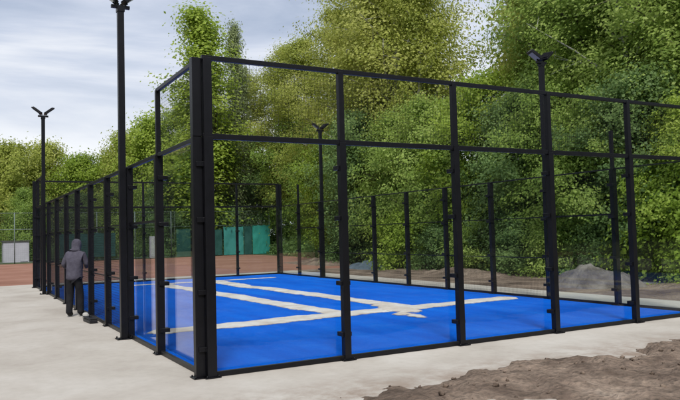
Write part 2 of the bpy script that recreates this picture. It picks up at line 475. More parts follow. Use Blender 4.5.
# the trodden beige heap where rows meet
hp = grid('sand_heap', 4.4, 2.2, 7.4, 7.3, 90, 150,
          lambda x, y: .008 + max(-.02, .12 * (.7 - math.hypot((x - 5.95 - (y - 4.7) * .3) / .42, (y - 4.7) / 1.75) ** 2 + .8 * nz(x, y, 1.9, 4)) * .5), M['sandbeige'])
set_cover(hp, [max(0, min(1, (v.co.z - .004) / .03)) for v in hp.data.vertices])
for v in hp.data.vertices: v.co.z = max(v.co.z, .0085)
tag(hp, 'trodden beige sand heap where the sand rows meet on the turf', 'sand heap')

# ------------------------------------------------------------------ the cage
def mesh_panel_mesh(name, a0, a1, z0, z1, step=.05, wdt=.0021, axis='x'):
    mb = MB()
    n = int(round((a1 - a0) / step))
    for i in range(1, n):
        t = a0 + (a1 - a0) * i / n
        mb.wire((t, 0, z0), (t, 0, z1), wdt) if axis == 'x' else mb.wire((0, t, z0), (0, t, z1), wdt)
    n = int(round((z1 - z0) / step))
    for i in range(1, n):
        t = z0 + (z1 - z0) * i / n
        if axis == 'x': mb.wire((a0, .004, t), (a1, .004, t), wdt)
        else: mb.wire((.004, a0, t), (.004, a1, t), wdt)
    return mb.mesh(name, M['wire'])

def post(parent, x, y, h, wl=.10, wu=.08, hl=3.0, dl=.10, base=True, inward=(0, 1)):
    mb = MB()
    lo = min(h, hl)
    mb.box(x - wl / 2, y - dl / 2, .012, x + wl / 2, y + dl / 2, lo)
    if h > hl + .1:
        mb.box(x - wu / 2, y - wu / 2, lo + .001, x + wu / 2, y + wu / 2, h)
    ix, iy = inward
    for z in (.35, 1.05, 1.95, 2.65):          # small clamp lugs that hold the panes
        mb.box(x - .075 + ix * .05, y - .075 + iy * .05, z - .03, x + .075 + ix * .05, y + .075 + iy * .05, z + .03) if wl > .09 else None
    o = mb.build('post', M['black'], parent, bevel=.004)
    if base:
        b = MB()
        b.box(x - .1, y - .1, .001, x + .1, y + .1, .0115)
        for sx in (-.075, .075):
            for sy in (-.075, .075):
                b.tube([(x + sx, y + sy, .01), (x + sx, y + sy, .03)], .011, 6)
        bo = b.build('base_plate', M['black'], o)
    return o

def pane(parent, x0, y0, x1, y1, z0, z1):
    mb = MB(); t = .006
    if abs(x1 - x0) > abs(y1 - y0): mb.box(x0, y0 - t, z0, x1, y0 + t, z1)
    else: mb.box(x0 - t, y0, z0, x0 + t, y1, z1)
    return mb.build('glass_pane', M['glass'], parent)

MESH_END = mesh_panel_mesh('mesh_panel', -.95, .95, 3.04, 3.96)
MESH_S1 = mesh_panel_mesh('mesh_panel', -.95, .95, 3.04, 3.96, axis='y')
MESH_S2 = mesh_panel_mesh('mesh_panel', -.95, .95, 2.04, 2.96, axis='y')
MESH_S3 = mesh_panel_mesh('mesh_panel', -.95, .95, .06, 2.96, wdt=.0038, axis='y')
MESH_S4 = mesh_panel_mesh('mesh_panel', -.95, .95, .06, 2.96, wdt=.002, axis='y')

def end_wall(y, inw, label):
    root = tag(empty('glass_wall', (5, y, 0)), label, 'glass wall')
    root_off = Matrix.Translation((-5, -y, 0))
    parts = []
    for i in range(6):
        x = 2 * i
        if i == 0: x = .062
        if i == 5: x = 9.938
        end = i in (0, 5)
        parts.append(post(root, x, y, 4.0, .12 if end else .10, .11 if end else .08, dl=.12 if end else .10, inward=(0, inw)))
    for z, hh, nm in ((3.0, .035, 'rail'), (4.0, .03, 'rail')):
        mb = MB(); mb.box(.0, y - .03 + inw * .0, z + .002 - hh, 10.0, y + .03, z + .002 + hh)
        parts.append(mb.build(nm, M['black'], root, bevel=.004))
    mb = MB(); mb.box(.13, y - .028, .001, 9.87, y + .028, .062)
    parts.append(mb.build('bottom_beam', M['black'], root))
    yg = y + inw * .085
    for i in range(5):
        parts.append(pane(root, 2 * i + .008 + (.06 if i == 0 else 0), yg, 2 * i + 1.992 - (.06 if i == 4 else 0), yg, .065, 2.99))
        o = link_mesh('mesh_panel', MESH_END, root); o.location = (2 * i + 1, y, 0); parts.append(o)
    for o in parts:
        o.location = Vector(o.location) + Vector((-5, -y, 0))
    return root

def side_wall(x, inw, ys, near_top, label, step4=True):
    root = tag(empty('side_fence', (x, 10, 0)), label, 'side fence')
    parts = []
    n = len(ys)
    for i, y in enumerate(ys):
        end = i in (0, n - 1)
        h = 4.0 if i in (0, n - 1) else (3.0)
        if i in (1, n - 2): h = near_top
        xx = x; yy = y
        if i == 0: yy = .062
        if end: xx = x - inw * .063
        o = post(root, xx, yy, h, .12, .116 if end else .07, dl=.10, inward=(inw, 0)); parts.append(o)
    rw_ = .028 if step4 else .016; mb = MB(); mb.box(x - rw_, ys[0] + .13, 3.0 - rw_, x + rw_, ys[-1] - .13, 3.0 + rw_)
    parts.append(mb.build('rail', M['black'], root, bevel=.004))
    if step4:
        for a, b in ((ys[0], ys[1]), (ys[-2], ys[-1])):
            mb = MB(); mb.box(x - .026, a + (.12 if a == ys[0] else -.03), 3.972, x + .026, b + (.03 if a == ys[0] else -.12), 4.028)
            parts.append(mb.build('rail', M['black'], root, bevel=.004))
    mb = MB(); mb.box(x - .025, ys[0] + .13, .001, x + .025, ys[-1] - .13, .058)
    parts.append(mb.build('bottom_beam', M['black'], root))
    xg = x + inw * .085
    for i in range(n - 1):
        a, b = ys[i], ys[i + 1]; c = (a + b) / 2; sc = (b - a) / 2.0
        ends = i in (0, n - 2); sec = i in (1, n - 3)
        def mp_(me):
            o = link_mesh('mesh_panel', me, root); o.location = (x, c, 0); o.scale = (1, sc, 1); parts.append(o)
        if ends:
            parts.append(pane(root, xg, a + .13 if i == 0 else a + .01, xg, b - .13 if i == n - 2 else b - .01, .065, 2.99))
            if step4: mp_(MESH_S1)
        elif sec:
            parts.append(pane(root, xg, a + .01, xg, b - .01, .065, 1.99)); mp_(MESH_S2)
            mb = MB(); mb.box(x - .02, a + .06, 1.98, x + .02, b - .06, 2.02); parts.append(mb.build('rail', M['black'], root))
        else:
            mp_(MESH_S3 if step4 else MESH_S4)
            for z in (1.0, 2.0):
                mb = MB(); mb.box(x - .012, a + .06, z - .012, x + .012, b - .06, z + .012)
                parts.append(mb.build('cross_bar', M['black'], root))
    for o in parts:
        o.location = Vector(o.location) + Vector((-x, -10, 0))
    return root

end_wall(0, 1, 'black-framed glass end wall of the blue court nearest the brown soil')
end_wall(20, -1, 'black-framed glass end wall at the far end of the blue court, by the red clay')
ysL = [0, 2.15, 4.18, 6.2, 8.15, 10.1, 12.05, 14.05, 16.05, 18.0, 20]
side_wall(0, 1, ysL, 4.0, 'black mesh side fence of the court where the hooded person stands')
ysR = [0, 2, 4, 6, 8, 10, 12, 14, 16, 18, 20]
side_wall(10, -1, ysR, 3.85, 'black mesh side fence of the court facing the soil mound and wood', step4=False)

# ------------------------------------------------------------------ floodlight poles
def light_pole(x, y, inw, label):
    root = tag(empty('floodlight_pole', (x, y, 0)), label, 'floodlight', 'floodlight poles beside the court')
    mb = MB(); mb.box(-.055, -.055, .012, .055, .055, 5.84)
    p = mb.build('pole', M['black'], root, bevel=.006)
    b = MB(); b.box(-.13, -.13, .0, .13, .13, .0115)
    for sx in (-.1, .1):
        for sy in (-.1, .1): b.tube([(sx, sy, .01), (sx, sy, .04)], .013, 6)
    b.build('base_plate', M['black'], p)
    a = MB(); a.box(-.16, -.03, 5.845, .16, .03, 5.9)
    a.box(-.065, -.065, 5.78, .065, .065, 5.843)
    a.build('cross_arm', M['black'], root)
    for sx, yw in ((1, 8), (-1, -22)):
        tilt = Matrix.Rotation(R(yw), 3, 'Z') @ Matrix.Rotation(R(-38) * sx, 3, 'Y')
        f = MB()
        at = (sx * .07, 0, 5.925)
        x0, x1 = (0, .34) if sx > 0 else (-.34, 0)     # slab body with cooling fins and a yoke
        f.box(x0, -.14, 0, x1, .14, .05, tilt, at)
        for k in range(9):
            yy = -.12 + k * .03
            f.box(x0 + .03, yy - .004, .048, x1 - .03, yy + .004, .08, tilt, at)
        xm = .03 * sx
        f.box(xm - .03, -.02, -.03, xm + .03, .02, .02, tilt, at)
        fo = f.build('floodlight', M['black'], root, bevel=.004)
        g = MB(); g.box(x0 + .06, -.12, -.008, x1 - .02, .12, -.001, tilt, at)
        g.build('lamp_face', M['lamp_face'], fo)
    return root
light_pole(-.13, 4.12, 1, 'tall black floodlight pole by the side fence, with the person beyond it')
light_pole(-.13, 16.3, 1, 'black floodlight pole near the far end of the person\'s side fence, against sky')
light_pole(10.13, 4.1, -1, 'tall black floodlight pole on the soil mound side, nearest the mound')
light_pole(10.13, 16.1, -1, 'black floodlight pole on the wood side, near the far glass end wall')

# ------------------------------------------------------------------ person
def skin_obj(name, verts, edges, radii, mat, parent, root=0, sub=2):
    me = bpy.data.meshes.new(name + '_cage')
    me.from_pydata(verts, edges, [])
    o = bpy.data.objects.new(name, me); COL.objects.link(o)
    m = o.modifiers.new('skin', 'SKIN'); m.use_smooth_shade = True
    for i, r in enumerate(radii):
        sv = me.skin_vertices[0].data[i]
        sv.radius = r if hasattr(r, '__len__') else (r, r)
        sv.use_root = (i == root)
    s = o.modifiers.new('sub', 'SUBSURF'); s.levels = sub; s.render_levels = sub
    dg = bpy.context.evaluated_depsgraph_get(); dg.update()
    nm = bpy.data.meshes.new_from_object(o.evaluated_get(dg))
    nm.name = name
    o.modifiers.clear()
    o.data = nm
    nm.materials.clear(); nm.materials.append(mat)
    nm.polygons.foreach_set('use_smooth', [True] * len(nm.polygons))
    if parent: o.parent = parent
    return o

def chain(*segs):
    vs, es, rs = [], [], []
    idx = {}
    for seg in segs:
        prev = None
        for nm, p, r in seg:
            if nm not in idx:
                idx[nm] = len(vs); vs.append(p); rs.append(r)
            if prev is not None: es.append((prev, idx[nm]))
            prev = idx[nm]
    return vs, es, rs

def make_person():
    # local frame: +y is the way the person faces, x to the person's right
    root = tag(empty('person', (-.31, 8.5, 0), R(-30)), 'person in grey hooded top and dark trousers standing at the court side fence', 'person')
    K = dict(pel=(0, 0, .95), wst=(0, .02, 1.10), chs=(0, .06, 1.30), nk0=(0, .10, 1.46), nk=(0, .13, 1.53), hd=(0, .17, 1.63), hdt=(0, .17, 1.72),
             sl=(-.17, .08, 1.42), el=(-.27, .05, 1.17), wl=(-.2, .29, 1.08), sr=(.17, .08, 1.42), er=(.24, .10, 1.17), wr=(.15, .33, 1.10),
             hl=(-.09, 0, .90), kl=(-.115, .04, .49), al=(-.12, -.02, .09), tl=(-.13, .14, .035),
             hr=(.09, 0, .90), kr=(.11, .06, .49), ar=(.115, .05, .09), tr=(.13, .21, .035))
    k = lambda n, r: (n, K[n], r)
    v, e, r = chain([k('pel', (.12, .09)), k('wst', (.11, .085)), k('chs', (.13, .095)), k('nk0', .06), k('nk', .052), k('hd', (.075, .088)), k('hdt', (.06, .07))],
                    [k('chs', 0), k('sl', .055), k('el', .042), k('wl', .03)], [k('chs', 0), k('sr', .055), k('er', .042), k('wr', .03)],
                    [k('pel', 0), k('hl', .085), k('kl', .056), k('al', .04), k('tl', .033)], [k('pel', 0), k('hr', .085), k('kr', .056), k('ar', .04), k('tr', .033)])
    body = skin_obj('body', v, e, r, M['skin'], root)
    v, e, r = chain([('z', (0, 0, .80), (.20, .17)), ('a', (0, 0, .90), (.20, .17)), ('b', (0, .01, 1.02), (.195, .165)), ('c', (0, .03, 1.17), (.195, .16)), ('d', (0, .07, 1.34), (.195, .155)), ('e', (0, .10, 1.47), (.12, .11)), ('e2', (0, .12, 1.53), (.09, .09))],
                    [('d', 0, 0), ('f', (-.18, .08, 1.41), .082), ('g', (-.28, .05, 1.17), .062), ('h', (-.22, .24, 1.09), .048)],
                    [('d', 0, 0), ('i', (.18, .08, 1.41), .082), ('j', (.25, .10, 1.17), .062), ('l', (.17, .27, 1.11), .048)])
    skin_obj('hoodie', v, e, r, M['hoodie'], root)
    v, e, r = chain([('a', (0, .07, 1.44), (.13, .12)), ('b', (0, .115, 1.53), (.105, .11)), ('c', (0, .14, 1.62), (.12, .13)), ('c2', (0, .145, 1.70), (.115, .125)), ('d', (0, .15, 1.775), (.06, .07))])
    skin_obj('hood', v, e, r, M['hoodie'], root)
    # face peeping from the hood: nose, brow and fringe
    mb = MB(); mb.lump((0, .25, 1.63), (.058, .045, .085), 3, 12, 8, .05); mb.lump((0, .292, 1.625), (.013, .018, .024), 1, 8, 6, .05)
    mb.build('face', M['skin'], root)
    mb = MB(); mb.lump((0, .245, 1.70), (.06, .045, .03), 5, 12, 6, .2); mb.build('hair', M['hair'], root)
    v, e, r = chain([('p', (0, 0, .93), (.14, .12)), ('l0', (-.085, 0, .82), .105), ('l1', (-.115, .04, .49), .085), ('l2', (-.12, -.01, .13), .078), ('l3', (-.12, -.02, .05), .08)],
                    [('p', 0, 0), ('r0', (.085, 0, .82), .105), ('r1', (.11, .06, .49), .085), ('r2', (.115, .06, .13), .078), ('r3', (.115, .05, .05), .08)])
    skin_obj('trousers', v, e, r, M['trouser'], root)
    for sx, y0 in ((-.12, -.02), (.115, .05)):
        v, e, r = chain([('a', (sx, y0 - .06, .055), .05), ('b', (sx, y0 + .03, .06), .058), ('c', (sx * 1.05, y0 + .13, .048), .05), ('d', (sx * 1.08, y0 + .2, .04), .036)],
                        [('b', 0, 0), ('e', (sx, y0 + .0, .15), .056)])
        o = skin_obj('boot', v, e, r, M['boot'], root)
    for w_, s_ in (((-.205, .285, 1.08), -1), ((.155, .315, 1.10), 1)):
        w_ = Vector(w_)
        f = Vector((-s_ * .25, .95, .05)).normalized(); side = Vector((s_ * .95, .25, 0)).normalized()
        pts = [('w', tuple(w_), (.024, .03)), ('p', tuple(w_ + f * .05), (.018, .04)), ('q', tuple(w_ + f * .085), (.015, .036))]
        segs = [pts]
        for i, (o_, ln) in enumerate(((-.03, .065), (-.01, .075), (.011, .07), (.03, .055))):
            b0 = w_ + f * .088 + side * o_
            segs.append([('q', 0, 0), ('f%d' % i, tuple(b0 + f * .012), .009), ('g%d' % i, tuple(b0 + f * (.012 + ln * .5) + Vector((0, 0, -.01))), .0085),
                         ('h%d' % i, tuple(b0 + f * ln * .85 + Vector((0, 0, -.035))), .0075)])
        segs.append([('p', 0, 0), ('t0', tuple(w_ + f * .06 - side * .045 + Vector((0, 0, -.01))), .011), ('t1', tuple(w_ + f * .10 - side * .055 + Vector((0, 0, -.03))), .009)])
        v, e, r = chain(*segs)
        skin_obj('hand', v, e, r, M['skin'], root)
make_person()

# things lying by the fence
tb = tag(empty('toolbox', (-.2, 7.1, 0), R(4)), 'low black toolbox lying against the foot of the side fence near the person', 'toolbox')
mb = MB(); mb.box(-.08, -.3, .0, .08, .3, .075); mb.build('body', M['toolbox'], tb, bevel=.015)
mb = MB(); mb.box(-.085, -.305, .078, .085, .305, .11); mb.build('lid', M['toolbox'], tb, bevel=.015)
mb = MB(); mb.tube([(0, -.09, .105), (0, -.08, .14), (0, .08, .14), (0, .09, .105)], .011, 8); mb.build('handle', M['toolbox'], tb)
mb = MB(); mb.lump((-.2, 7.62, .07), (.075, .065, .08), 4, 16, 10, .5)
tag(mb.build('sack', M['rag']), 'small crumpled pale sack on the paving at the person\'s feet', 'sack')

# ------------------------------------------------------------------ mound, banks, odd things behind
def mound(name, cx, cy, rx, ry, h, seed, mat, label, cat, n=56):
    o = grid(name, cx - rx * 1.4, cy - ry * 1.4, cx + rx * 1.4, cy + ry * 1.4, n, n,
             lambda x, y: -.03 + max(0, h * (1.05 - math.hypot((x - cx) / rx, (y - cy) / ry) ** 1.3 * (1 + .25 * nz(x, y, .8, seed))) + .22 * h * nz(x, y, 1.5, seed) + .10 * h * nz(x, y, 6, seed + 3)), mat)
    return tag(o, label, cat)
M['mound'] = rough_mat('grey_rubble_soil', [(.3, (.075, .062, .055)), (.5, (.15, .13, .118)), (.72, (.25, .222, .205))], 2.2, .95, .9, 14, bdist=.06)
mound('soil_mound', 13.9, 6.1, 1.2, 1.45, .6, 3, M['mound'], 'rough grey soil mound beyond the mesh side fence, before the wood', 'soil mound')
mound('soil_bank', 14.6, 13.1, 1.0, 2.6, .3, 7, M['bank'], 'low orange brown soil bank at the wood edge, beyond the court', 'soil bank')
mound('soil_bank', 15.2, 3.2, .9, 2.2, .2, 12, M['soil'], 'low dark soil bank beside the pale mound, before the yellow-green bush', 'soil bank')
mound('tarp_heap', 14.9, 20.6, .8, 1.7, .38, 21, M['tarp'], 'low heap under a blue tarp at the wood edge, beyond the court', 'tarp heap')
mound('soil_bank', 15.8, 27.5, 1.1, 3.5, .35, 17, M['bank'], 'long brown soil bank between the blue tarp heap and the clay court', 'soil bank')

# ------------------------------------------------------------------ tennis fence and what hangs on / stands behind it
tf = tag(empty('tennis_fence', (0, 52, 0)), 'tall grey post and wire fence behind the red clay court', 'fence')
FX = [-14.1 + 3.12 * i for i in range(13)]
for x in FX:
    mb = MB(); mb.tube([(x, 0, 0), (x, 0, 4.05)], .045, 8); mb.build('post', M['greenpost'], tf)
mb = MB()
for z in (.1, 2.7, 4.0): mb.tube([(FX[0], 0, z), (FX[-1], 0, z)], .022, 6)
mb.build('rail', M['greenpost'], tf)
mb = MB()
mb2 = None
for a, b in zip(FX[:-1], FX[1:]):
    mm = MB()
    for i in range(1, 21): mm.wire((a + (b - a) * i / 21, .05, .1), (a + (b - a) * i / 21, .05, 4.0), .004)
    for i in range(1, 26): mm.wire((a, .055, .1 + 3.9 * i / 26), (b, .055, .1 + 3.9 * i / 26), .004)
    mm.build('wire_mesh', M['greenpost'], tf)

def screen(x0, x1, z0, z1, mat, label, seed, group='windscreens hung on the tennis fence'):
    nx, nz_ = 36, 20
    vs, fs = [], []
    for side in (0, 1):
        for j in range(nz_ + 1):
            for i in range(nx + 1):
                x = x0 + (x1 - x0) * i / nx; z = z0 + (z1 - z0) * j / nz_
                sag = .05 * nz(x, z, .9, seed) + .015 * nz(x, z, 3, seed)
                zz = z - .06 * math.sin(PI * ((x - x0) / (x1 - x0) * 3 % 1)) * (j / nz_)
                vs.append((x, 51.86 + sag - side * .004, zz))
    n1 = (nx + 1) * (nz_ + 1)
    for side in (0, 1):
        for j in range(nz_):
            for i in range(nx):
                a = side * n1 + j * (nx + 1) + i
                q = (a, a + 1, a + nx + 2, a + nx + 1)
                fs.append(q if side else q[::-1])
    me = bpy.data.meshes.new('windscreen'); me.from_pydata(vs, [], fs); me.materials.append(mat)
    me.polygons.foreach_set('use_smooth', [True] * len(fs))
    return tag(link_mesh('windscreen', me), label, 'windscreen', group)
M['teal2'] = rough_mat('teal_screen_faded', [(.3, (.035, .20, .185)), (.7, (.06, .28, .26))], 1.2, .7, .2, 14, bdist=.05)
screen(18.75, 20.65, .03, 2.62, M['teal2'], 'faded teal windscreen with a dark panel beside it on the tennis fence', 3)
screen(20.72, 21.5, .03, 2.66, M['dkteal'], 'narrow dark panel between two teal windscreens on the tennis fence', 4)
screen(21.56, 23.3, .03, 2.7, M['teal'], 'bright teal windscreen on the tennis fence, nearest the wood', 5)
screen(17.4, 18.6, .05, 2.4, M['dkteal'], 'dark green windscreen beside the faded teal one on the tennis fence', 9)
screen(14.4, 17.2, .05, 2.5, M['dkteal'], 'dark green windscreen on the tennis fence, seen behind the corner post', 6)
screen(4.8, 9.2, .3, 2.3, M['dkteal'], 'wide dark green windscreen on the tennis fence, seen through the mesh fence', 8)

sh = tag(empty('shed', (1.95, 56.5, 0)), 'small pale lavender-white shed behind the tennis fence', 'shed')
mb = MB(); mb.box(-1.0, 0, .0, 1.0, 2.0, 1.75); mb.build('wall', M['white_panel'], sh)
mb = MB(); mb.box(-1.1, -.1, 1.76, 1.1, 2.1, 1.84); mb.build('roof', M['roofdark'], sh)
mb = MB(); mb.box(.3, -.035, .05, .9, -.003, 1.6); mb.build('door', M['white_panel'], sh)
bd = tag(empty('board', (-.2, 55.5, 0)), 'pale mint board on two posts behind the tennis fence', 'board')
mb = MB(); mb.box(-.75, -.02, .75, .75, .02, 1.45); mb.build('panel', M['mint'], bd)
for x in (-.5, .5):
    mb = MB(); mb.tube([(x, .06, 0), (x, .06, 1.4)], .035, 8); mb.build('leg', M['galv'], bd)
cb = tag(empty('cabinet', (12.2, 50.6, 0)), 'narrow pale upright cabinet standing at the tennis fence', 'cabinet')
mb = MB(); mb.box(-.45, -.2, .08, .45, .2, 1.9); mb.build('body', M['white_panel'], cb, bevel=.02)
mb = MB(); mb.box(-.4, -.23, .2, .4, -.203, 1.8); mb.build('door', M['white_panel'], cb)
mb = MB(); mb.box(-.4, -.16, 0, .4, .16, .078); mb.build('plinth', M['roofdark'], cb)

# ------------------------------------------------------------------ trees
def leaves_mesh(name, C, size, rng, mat, elong=1.5, ctr=None):
    # each leaf turns its face outwards from its spray and up to the light, with plenty of scatter
    n = len(C)
    nrm = rng.normal(size=(n, 3)) * .42 + np.array([0, 0, .45])
    if ctr is not None:
        o = C - ctr; o /= np.linalg.norm(o, axis=1)[:, None] + 1e-6
        nrm = nrm + o * .85
    nrm /= np.linalg.norm(nrm, axis=1)[:, None] + 1e-6
    d = rng.normal(size=(n, 3)); d -= (d * nrm).sum(1)[:, None] * nrm; d /= np.linalg.norm(d, axis=1)[:, None]
    e = np.cross(nrm, d)
    s = size * rng.uniform(.6, 1.35, (n, 1))
    V = np.empty((n, 4, 3))
    V[:, 0] = C - d * s * elong * .5; V[:, 2] = C + d * s * elong * .5
    V[:, 1] = C + e * s * .5; V[:, 3] = C - e * s * .5
    me = bpy.data.meshes.new(name)
    me.vertices.add(n * 4); me.vertices.foreach_set('co', V.ravel())
    me.loops.add(n * 4); me.loops.foreach_set('vertex_index', np.arange(n * 4, dtype=np.int32))
    me.polygons.add(n); me.polygons.foreach_set('loop_start', np.arange(0, n * 4, 4, dtype=np.int32))
    me.update(calc_edges=True)
    me.materials.append(mat)
    return me

def make_tree(seed, H, base, Rm, shape, nclus, nleaf, lsize, bark, trunk_r=None, spread=.4, up_=.5):
    """returns (trunk mesh, crown mesh) for a tree of height H; crown from base*H up, radius Rm"""
    rg = random.Random(seed); rng = np.random.default_rng(seed)
    tr = trunk_r or H * .013
    mb = MB()
    bend = [Vector((nz(seed, k, .9, 2) * .035 * H * min(1, k / 4), nz(k, seed, .9, 5) * .035 * H * min(1, k / 4), H * .97 * k / 10)) for k in range(11)]
    bend[0] = Vector((0, 0, -.1))
    mb.tube(bend, [tr * (1.35 if k == 0 else 1) * (1 - .092 * k) + .006 for k in range(11)], 9)
    def trunk_at(z):
        t = max(0, min(9.999, z / (H * .97) * 10)); i = int(t)
        return bend[i].lerp(bend[i + 1], t - i)
    def env(t):   # crown radius along the crown height 0..1
        if shape == 'poplar': return Rm * (math.sin(PI * min(1, .12 + t * .9)) ** .6) * (1 - .35 * t)
        if shape == 'bush': return Rm * math.sqrt(max(0, 1 - (t * .95) ** 2.2))
        return Rm * max(.08, math.sin(PI * (.16 + .80 * t)) ** .75)
    pts = []
    nl = max(10, int(nclus / 12))
    z0 = base * H
    for i in range(nl):
        t = (i + rg.random()) / nl
        zt = z0 + (H - z0) * t
        az = i * 2.4 + rg.uniform(-.5, .5)
        rad = env(t) * rg.uniform(.7, 1.12) * (1 + .35 * nz(math.cos(az) * 1.3, math.sin(az) * 1.3 + t * 2.5, 1, seed))
        tip = trunk_at(zt) + Vector((math.cos(az) * rad, math.sin(az) * rad, 0)); tip.z = zt
        st = trunk_at(max(.1 * H, zt - rad * rg.uniform(up_ * .8, up_ * 1.6)))
        mid = st.lerp(tip, .5) + Vector((rg.gauss(0, .1), rg.gauss(0, .1), rad * .06)) 
        lr = max(.012, tr * .33 * (1 - .5 * t))
        mb.tube([st, mid, tip], [lr, lr * .6, .008], 5, False)
        for k in range(12):
            f = rg.uniform(.28, 1.05)
            p = st.lerp(mid, f * 2) if f < .5 else mid.lerp(tip, f * 2 - 1)
            off = Vector((rg.gauss(0, .5), rg.gauss(0, .5), rg.gauss(0, .38))) * (.25 + .26 * rad)
            q = p + off
            if q.z > H: q.z = H - rg.random() * .4
            if q.z < z0 * .8: q.z = z0 * .8 + rg.random() * .5
            pts.append(q)
            if k % 3 == 0: mb.tube([p, q], [lr * .35, .005], 4, False)
    P = np.array([tuple(p) for p in pts])
    cs = rng.uniform(.6, 1.35, len(P))
    cnt = (nleaf * cs).astype(int)
    C = np.repeat(P, cnt, 0)
    sg = np.repeat(cs, cnt)[:, None]
    C = C + rng.normal(size=C.shape) * np.array([spread, spread, spread * .75]) * sg
    C[:, 2] = np.maximum(C[:, 2], .03)
    ax = np.array([tuple(trunk_at(z)) for z in np.linspace(0, H, 24)])
    cz = np.clip((C[:, 2] / H * 23).astype(int), 0, 23)
    ctr = .62 * np.repeat(P, cnt, 0) + .38 * ax[cz]
    return mb.mesh('trunk', bark), leaves_mesh('crown', C, lsize, rng, LEAF['green'], ctr=ctr)

KIND = {
    'tallA': make_tree(11, 18, .22, 3.4, 'broad', 440, 130, .095, M['bark']),
    'tallB': make_tree(23, 18, .26, 3.0, 'broad', 420, 130, .095, M['bark']),
    'tallC': make_tree(37, 18, .20, 3.8, 'broad', 460, 130, .095, M['birch']),
    'narrow': make_tree(41, 18, .22, 1.9, 'broad', 340, 115, .092, M['birch']),
    'poplar': make_tree(53, 22, .16, 2.0, 'poplar', 430, 60, .15, M['bark'], spread=.5, up_=1.2),
    'round': make_tree(61, 12, .16, 4.2, 'broad', 420, 96, .15, M['bark'], spread=.55),
    'storyA': make_tree(71, 7.5, .10, 2.5, 'broad', 350, 110, .08, M['bark'], spread=.27),
    'storyB': make_tree(83, 7.5, .14, 2.2, 'broad', 330, 110, .08, M['bark'], spread=.27),
    'shrubA': make_tree(91, 2.2, .04, 1.1, 'bush', 170, 70, .065, M['bark'], spread=.17),
    'shrubB': make_tree(97, 2.2, .04, 1.3, 'bush', 190, 70, .065, M['bark'], spread=.18),
}
HK = {'tallA': 18, 'tallB': 18, 'tallC': 18, 'narrow': 18, 'poplar': 22, 'round': 12, 'storyA': 7.5, 'storyB': 7.5, 'shrubA': 2.2, 'shrubB': 2.2}
NAME = {'tallA': 'broadleaf_tree', 'tallB': 'broadleaf_tree', 'tallC': 'broadleaf_tree', 'narrow': 'birch_tree', 'poplar': 'poplar_tree',
        'round': 'broadleaf_tree', 'storyA': 'young_tree', 'storyB': 'young_tree', 'shrubA': 'shrub', 'shrubB': 'shrub'}
trng = random.Random(77)
def plant(kind, x, y, H, leaf, label, group, wide=1.0):
    tm, cm = KIND[kind]
    root = tag(empty(NAME[kind], (x, y, -.01), trng.uniform(0, 6.28)), label, 'shrub' if 'shrub' in kind else 'tree', group)
    s = H / HK[kind]
    root.scale = (s * wide, s * wide, s)
    link_mesh('stem' if 'shrub' in kind else 'trunk', tm, root)
    c = link_mesh('crown', cm, root)
    c.material_slots[0].link = 'OBJECT'; c.material_slots[0].material = LEAF[leaf]
    return root

G1 = 'trees behind the tennis fence'
for k, x, y, H, lf, lb in (
    ('round', -1.2, 75.6, 11.7, 'olive', 'olive round tree at the left edge of the photo, behind the tennis fence'),
    ('round', 2.7, 73.5, 12.2, 'olive', 'yellowish round tree behind the pale shed and tennis fence'),
    ('round', 6.4, 77.1, 12.8, 'olive', 'olive tree rising behind the far floodlight pole of the person\'s side'),
    ('round', 9.8, 74.7, 11.2, 'bright', 'lowest bright green round tree on the skyline, between the two poles'),
    ('round', 13.5, 78.1, 11.8, 'bright', 'bright green round tree just beside the tall near floodlight pole'),
    ('round', 15.3, 73.7, 13.7, 'olive', 'olive tree on the skyline directly behind the tall near floodlight pole'),
    ('round', 17.2, 69.1, 15.0, 'bright', 'light green tree behind the stepped-up corner panel of the side fence'),
    ('tallB', 19.1, 66.5, 16.5, 'green', 'green tree at the foot of the tall poplar, behind the stepped corner panel'),
    ('round', 11.6, 60.5, 7.6, 'green', 'low green tree close behind the tennis fence, left of the dark screen'),
    ('round', 15.2, 57.5, 7.6, 'dark', 'low dark tree close behind the dark green windscreen'),
    ('round', 3.4, 62.5, 6.5, 'green', 'low green tree close behind the pale shed roof'),
    ('round', 7.6, 61.0, 6.0, 'dark', 'low dark tree behind the wide dark windscreen'),
    ('round', -3.2, 63.5, 6.5, 'green', 'low green tree behind the mint board'),
    ): plant(k, x, y, H, lf, lb, G1)
plant('poplar', 18.0, 54.6, 23.6, 'bright', 'tall slender poplar standing above the corner post against the sky', 'poplars against the sky', 1.45)
plant('poplar', 21.8, 56.0, 22.8, 'grey', 'thin grey-green sparse poplar just right of the brighter tall poplar', 'poplars against the sky', .62)

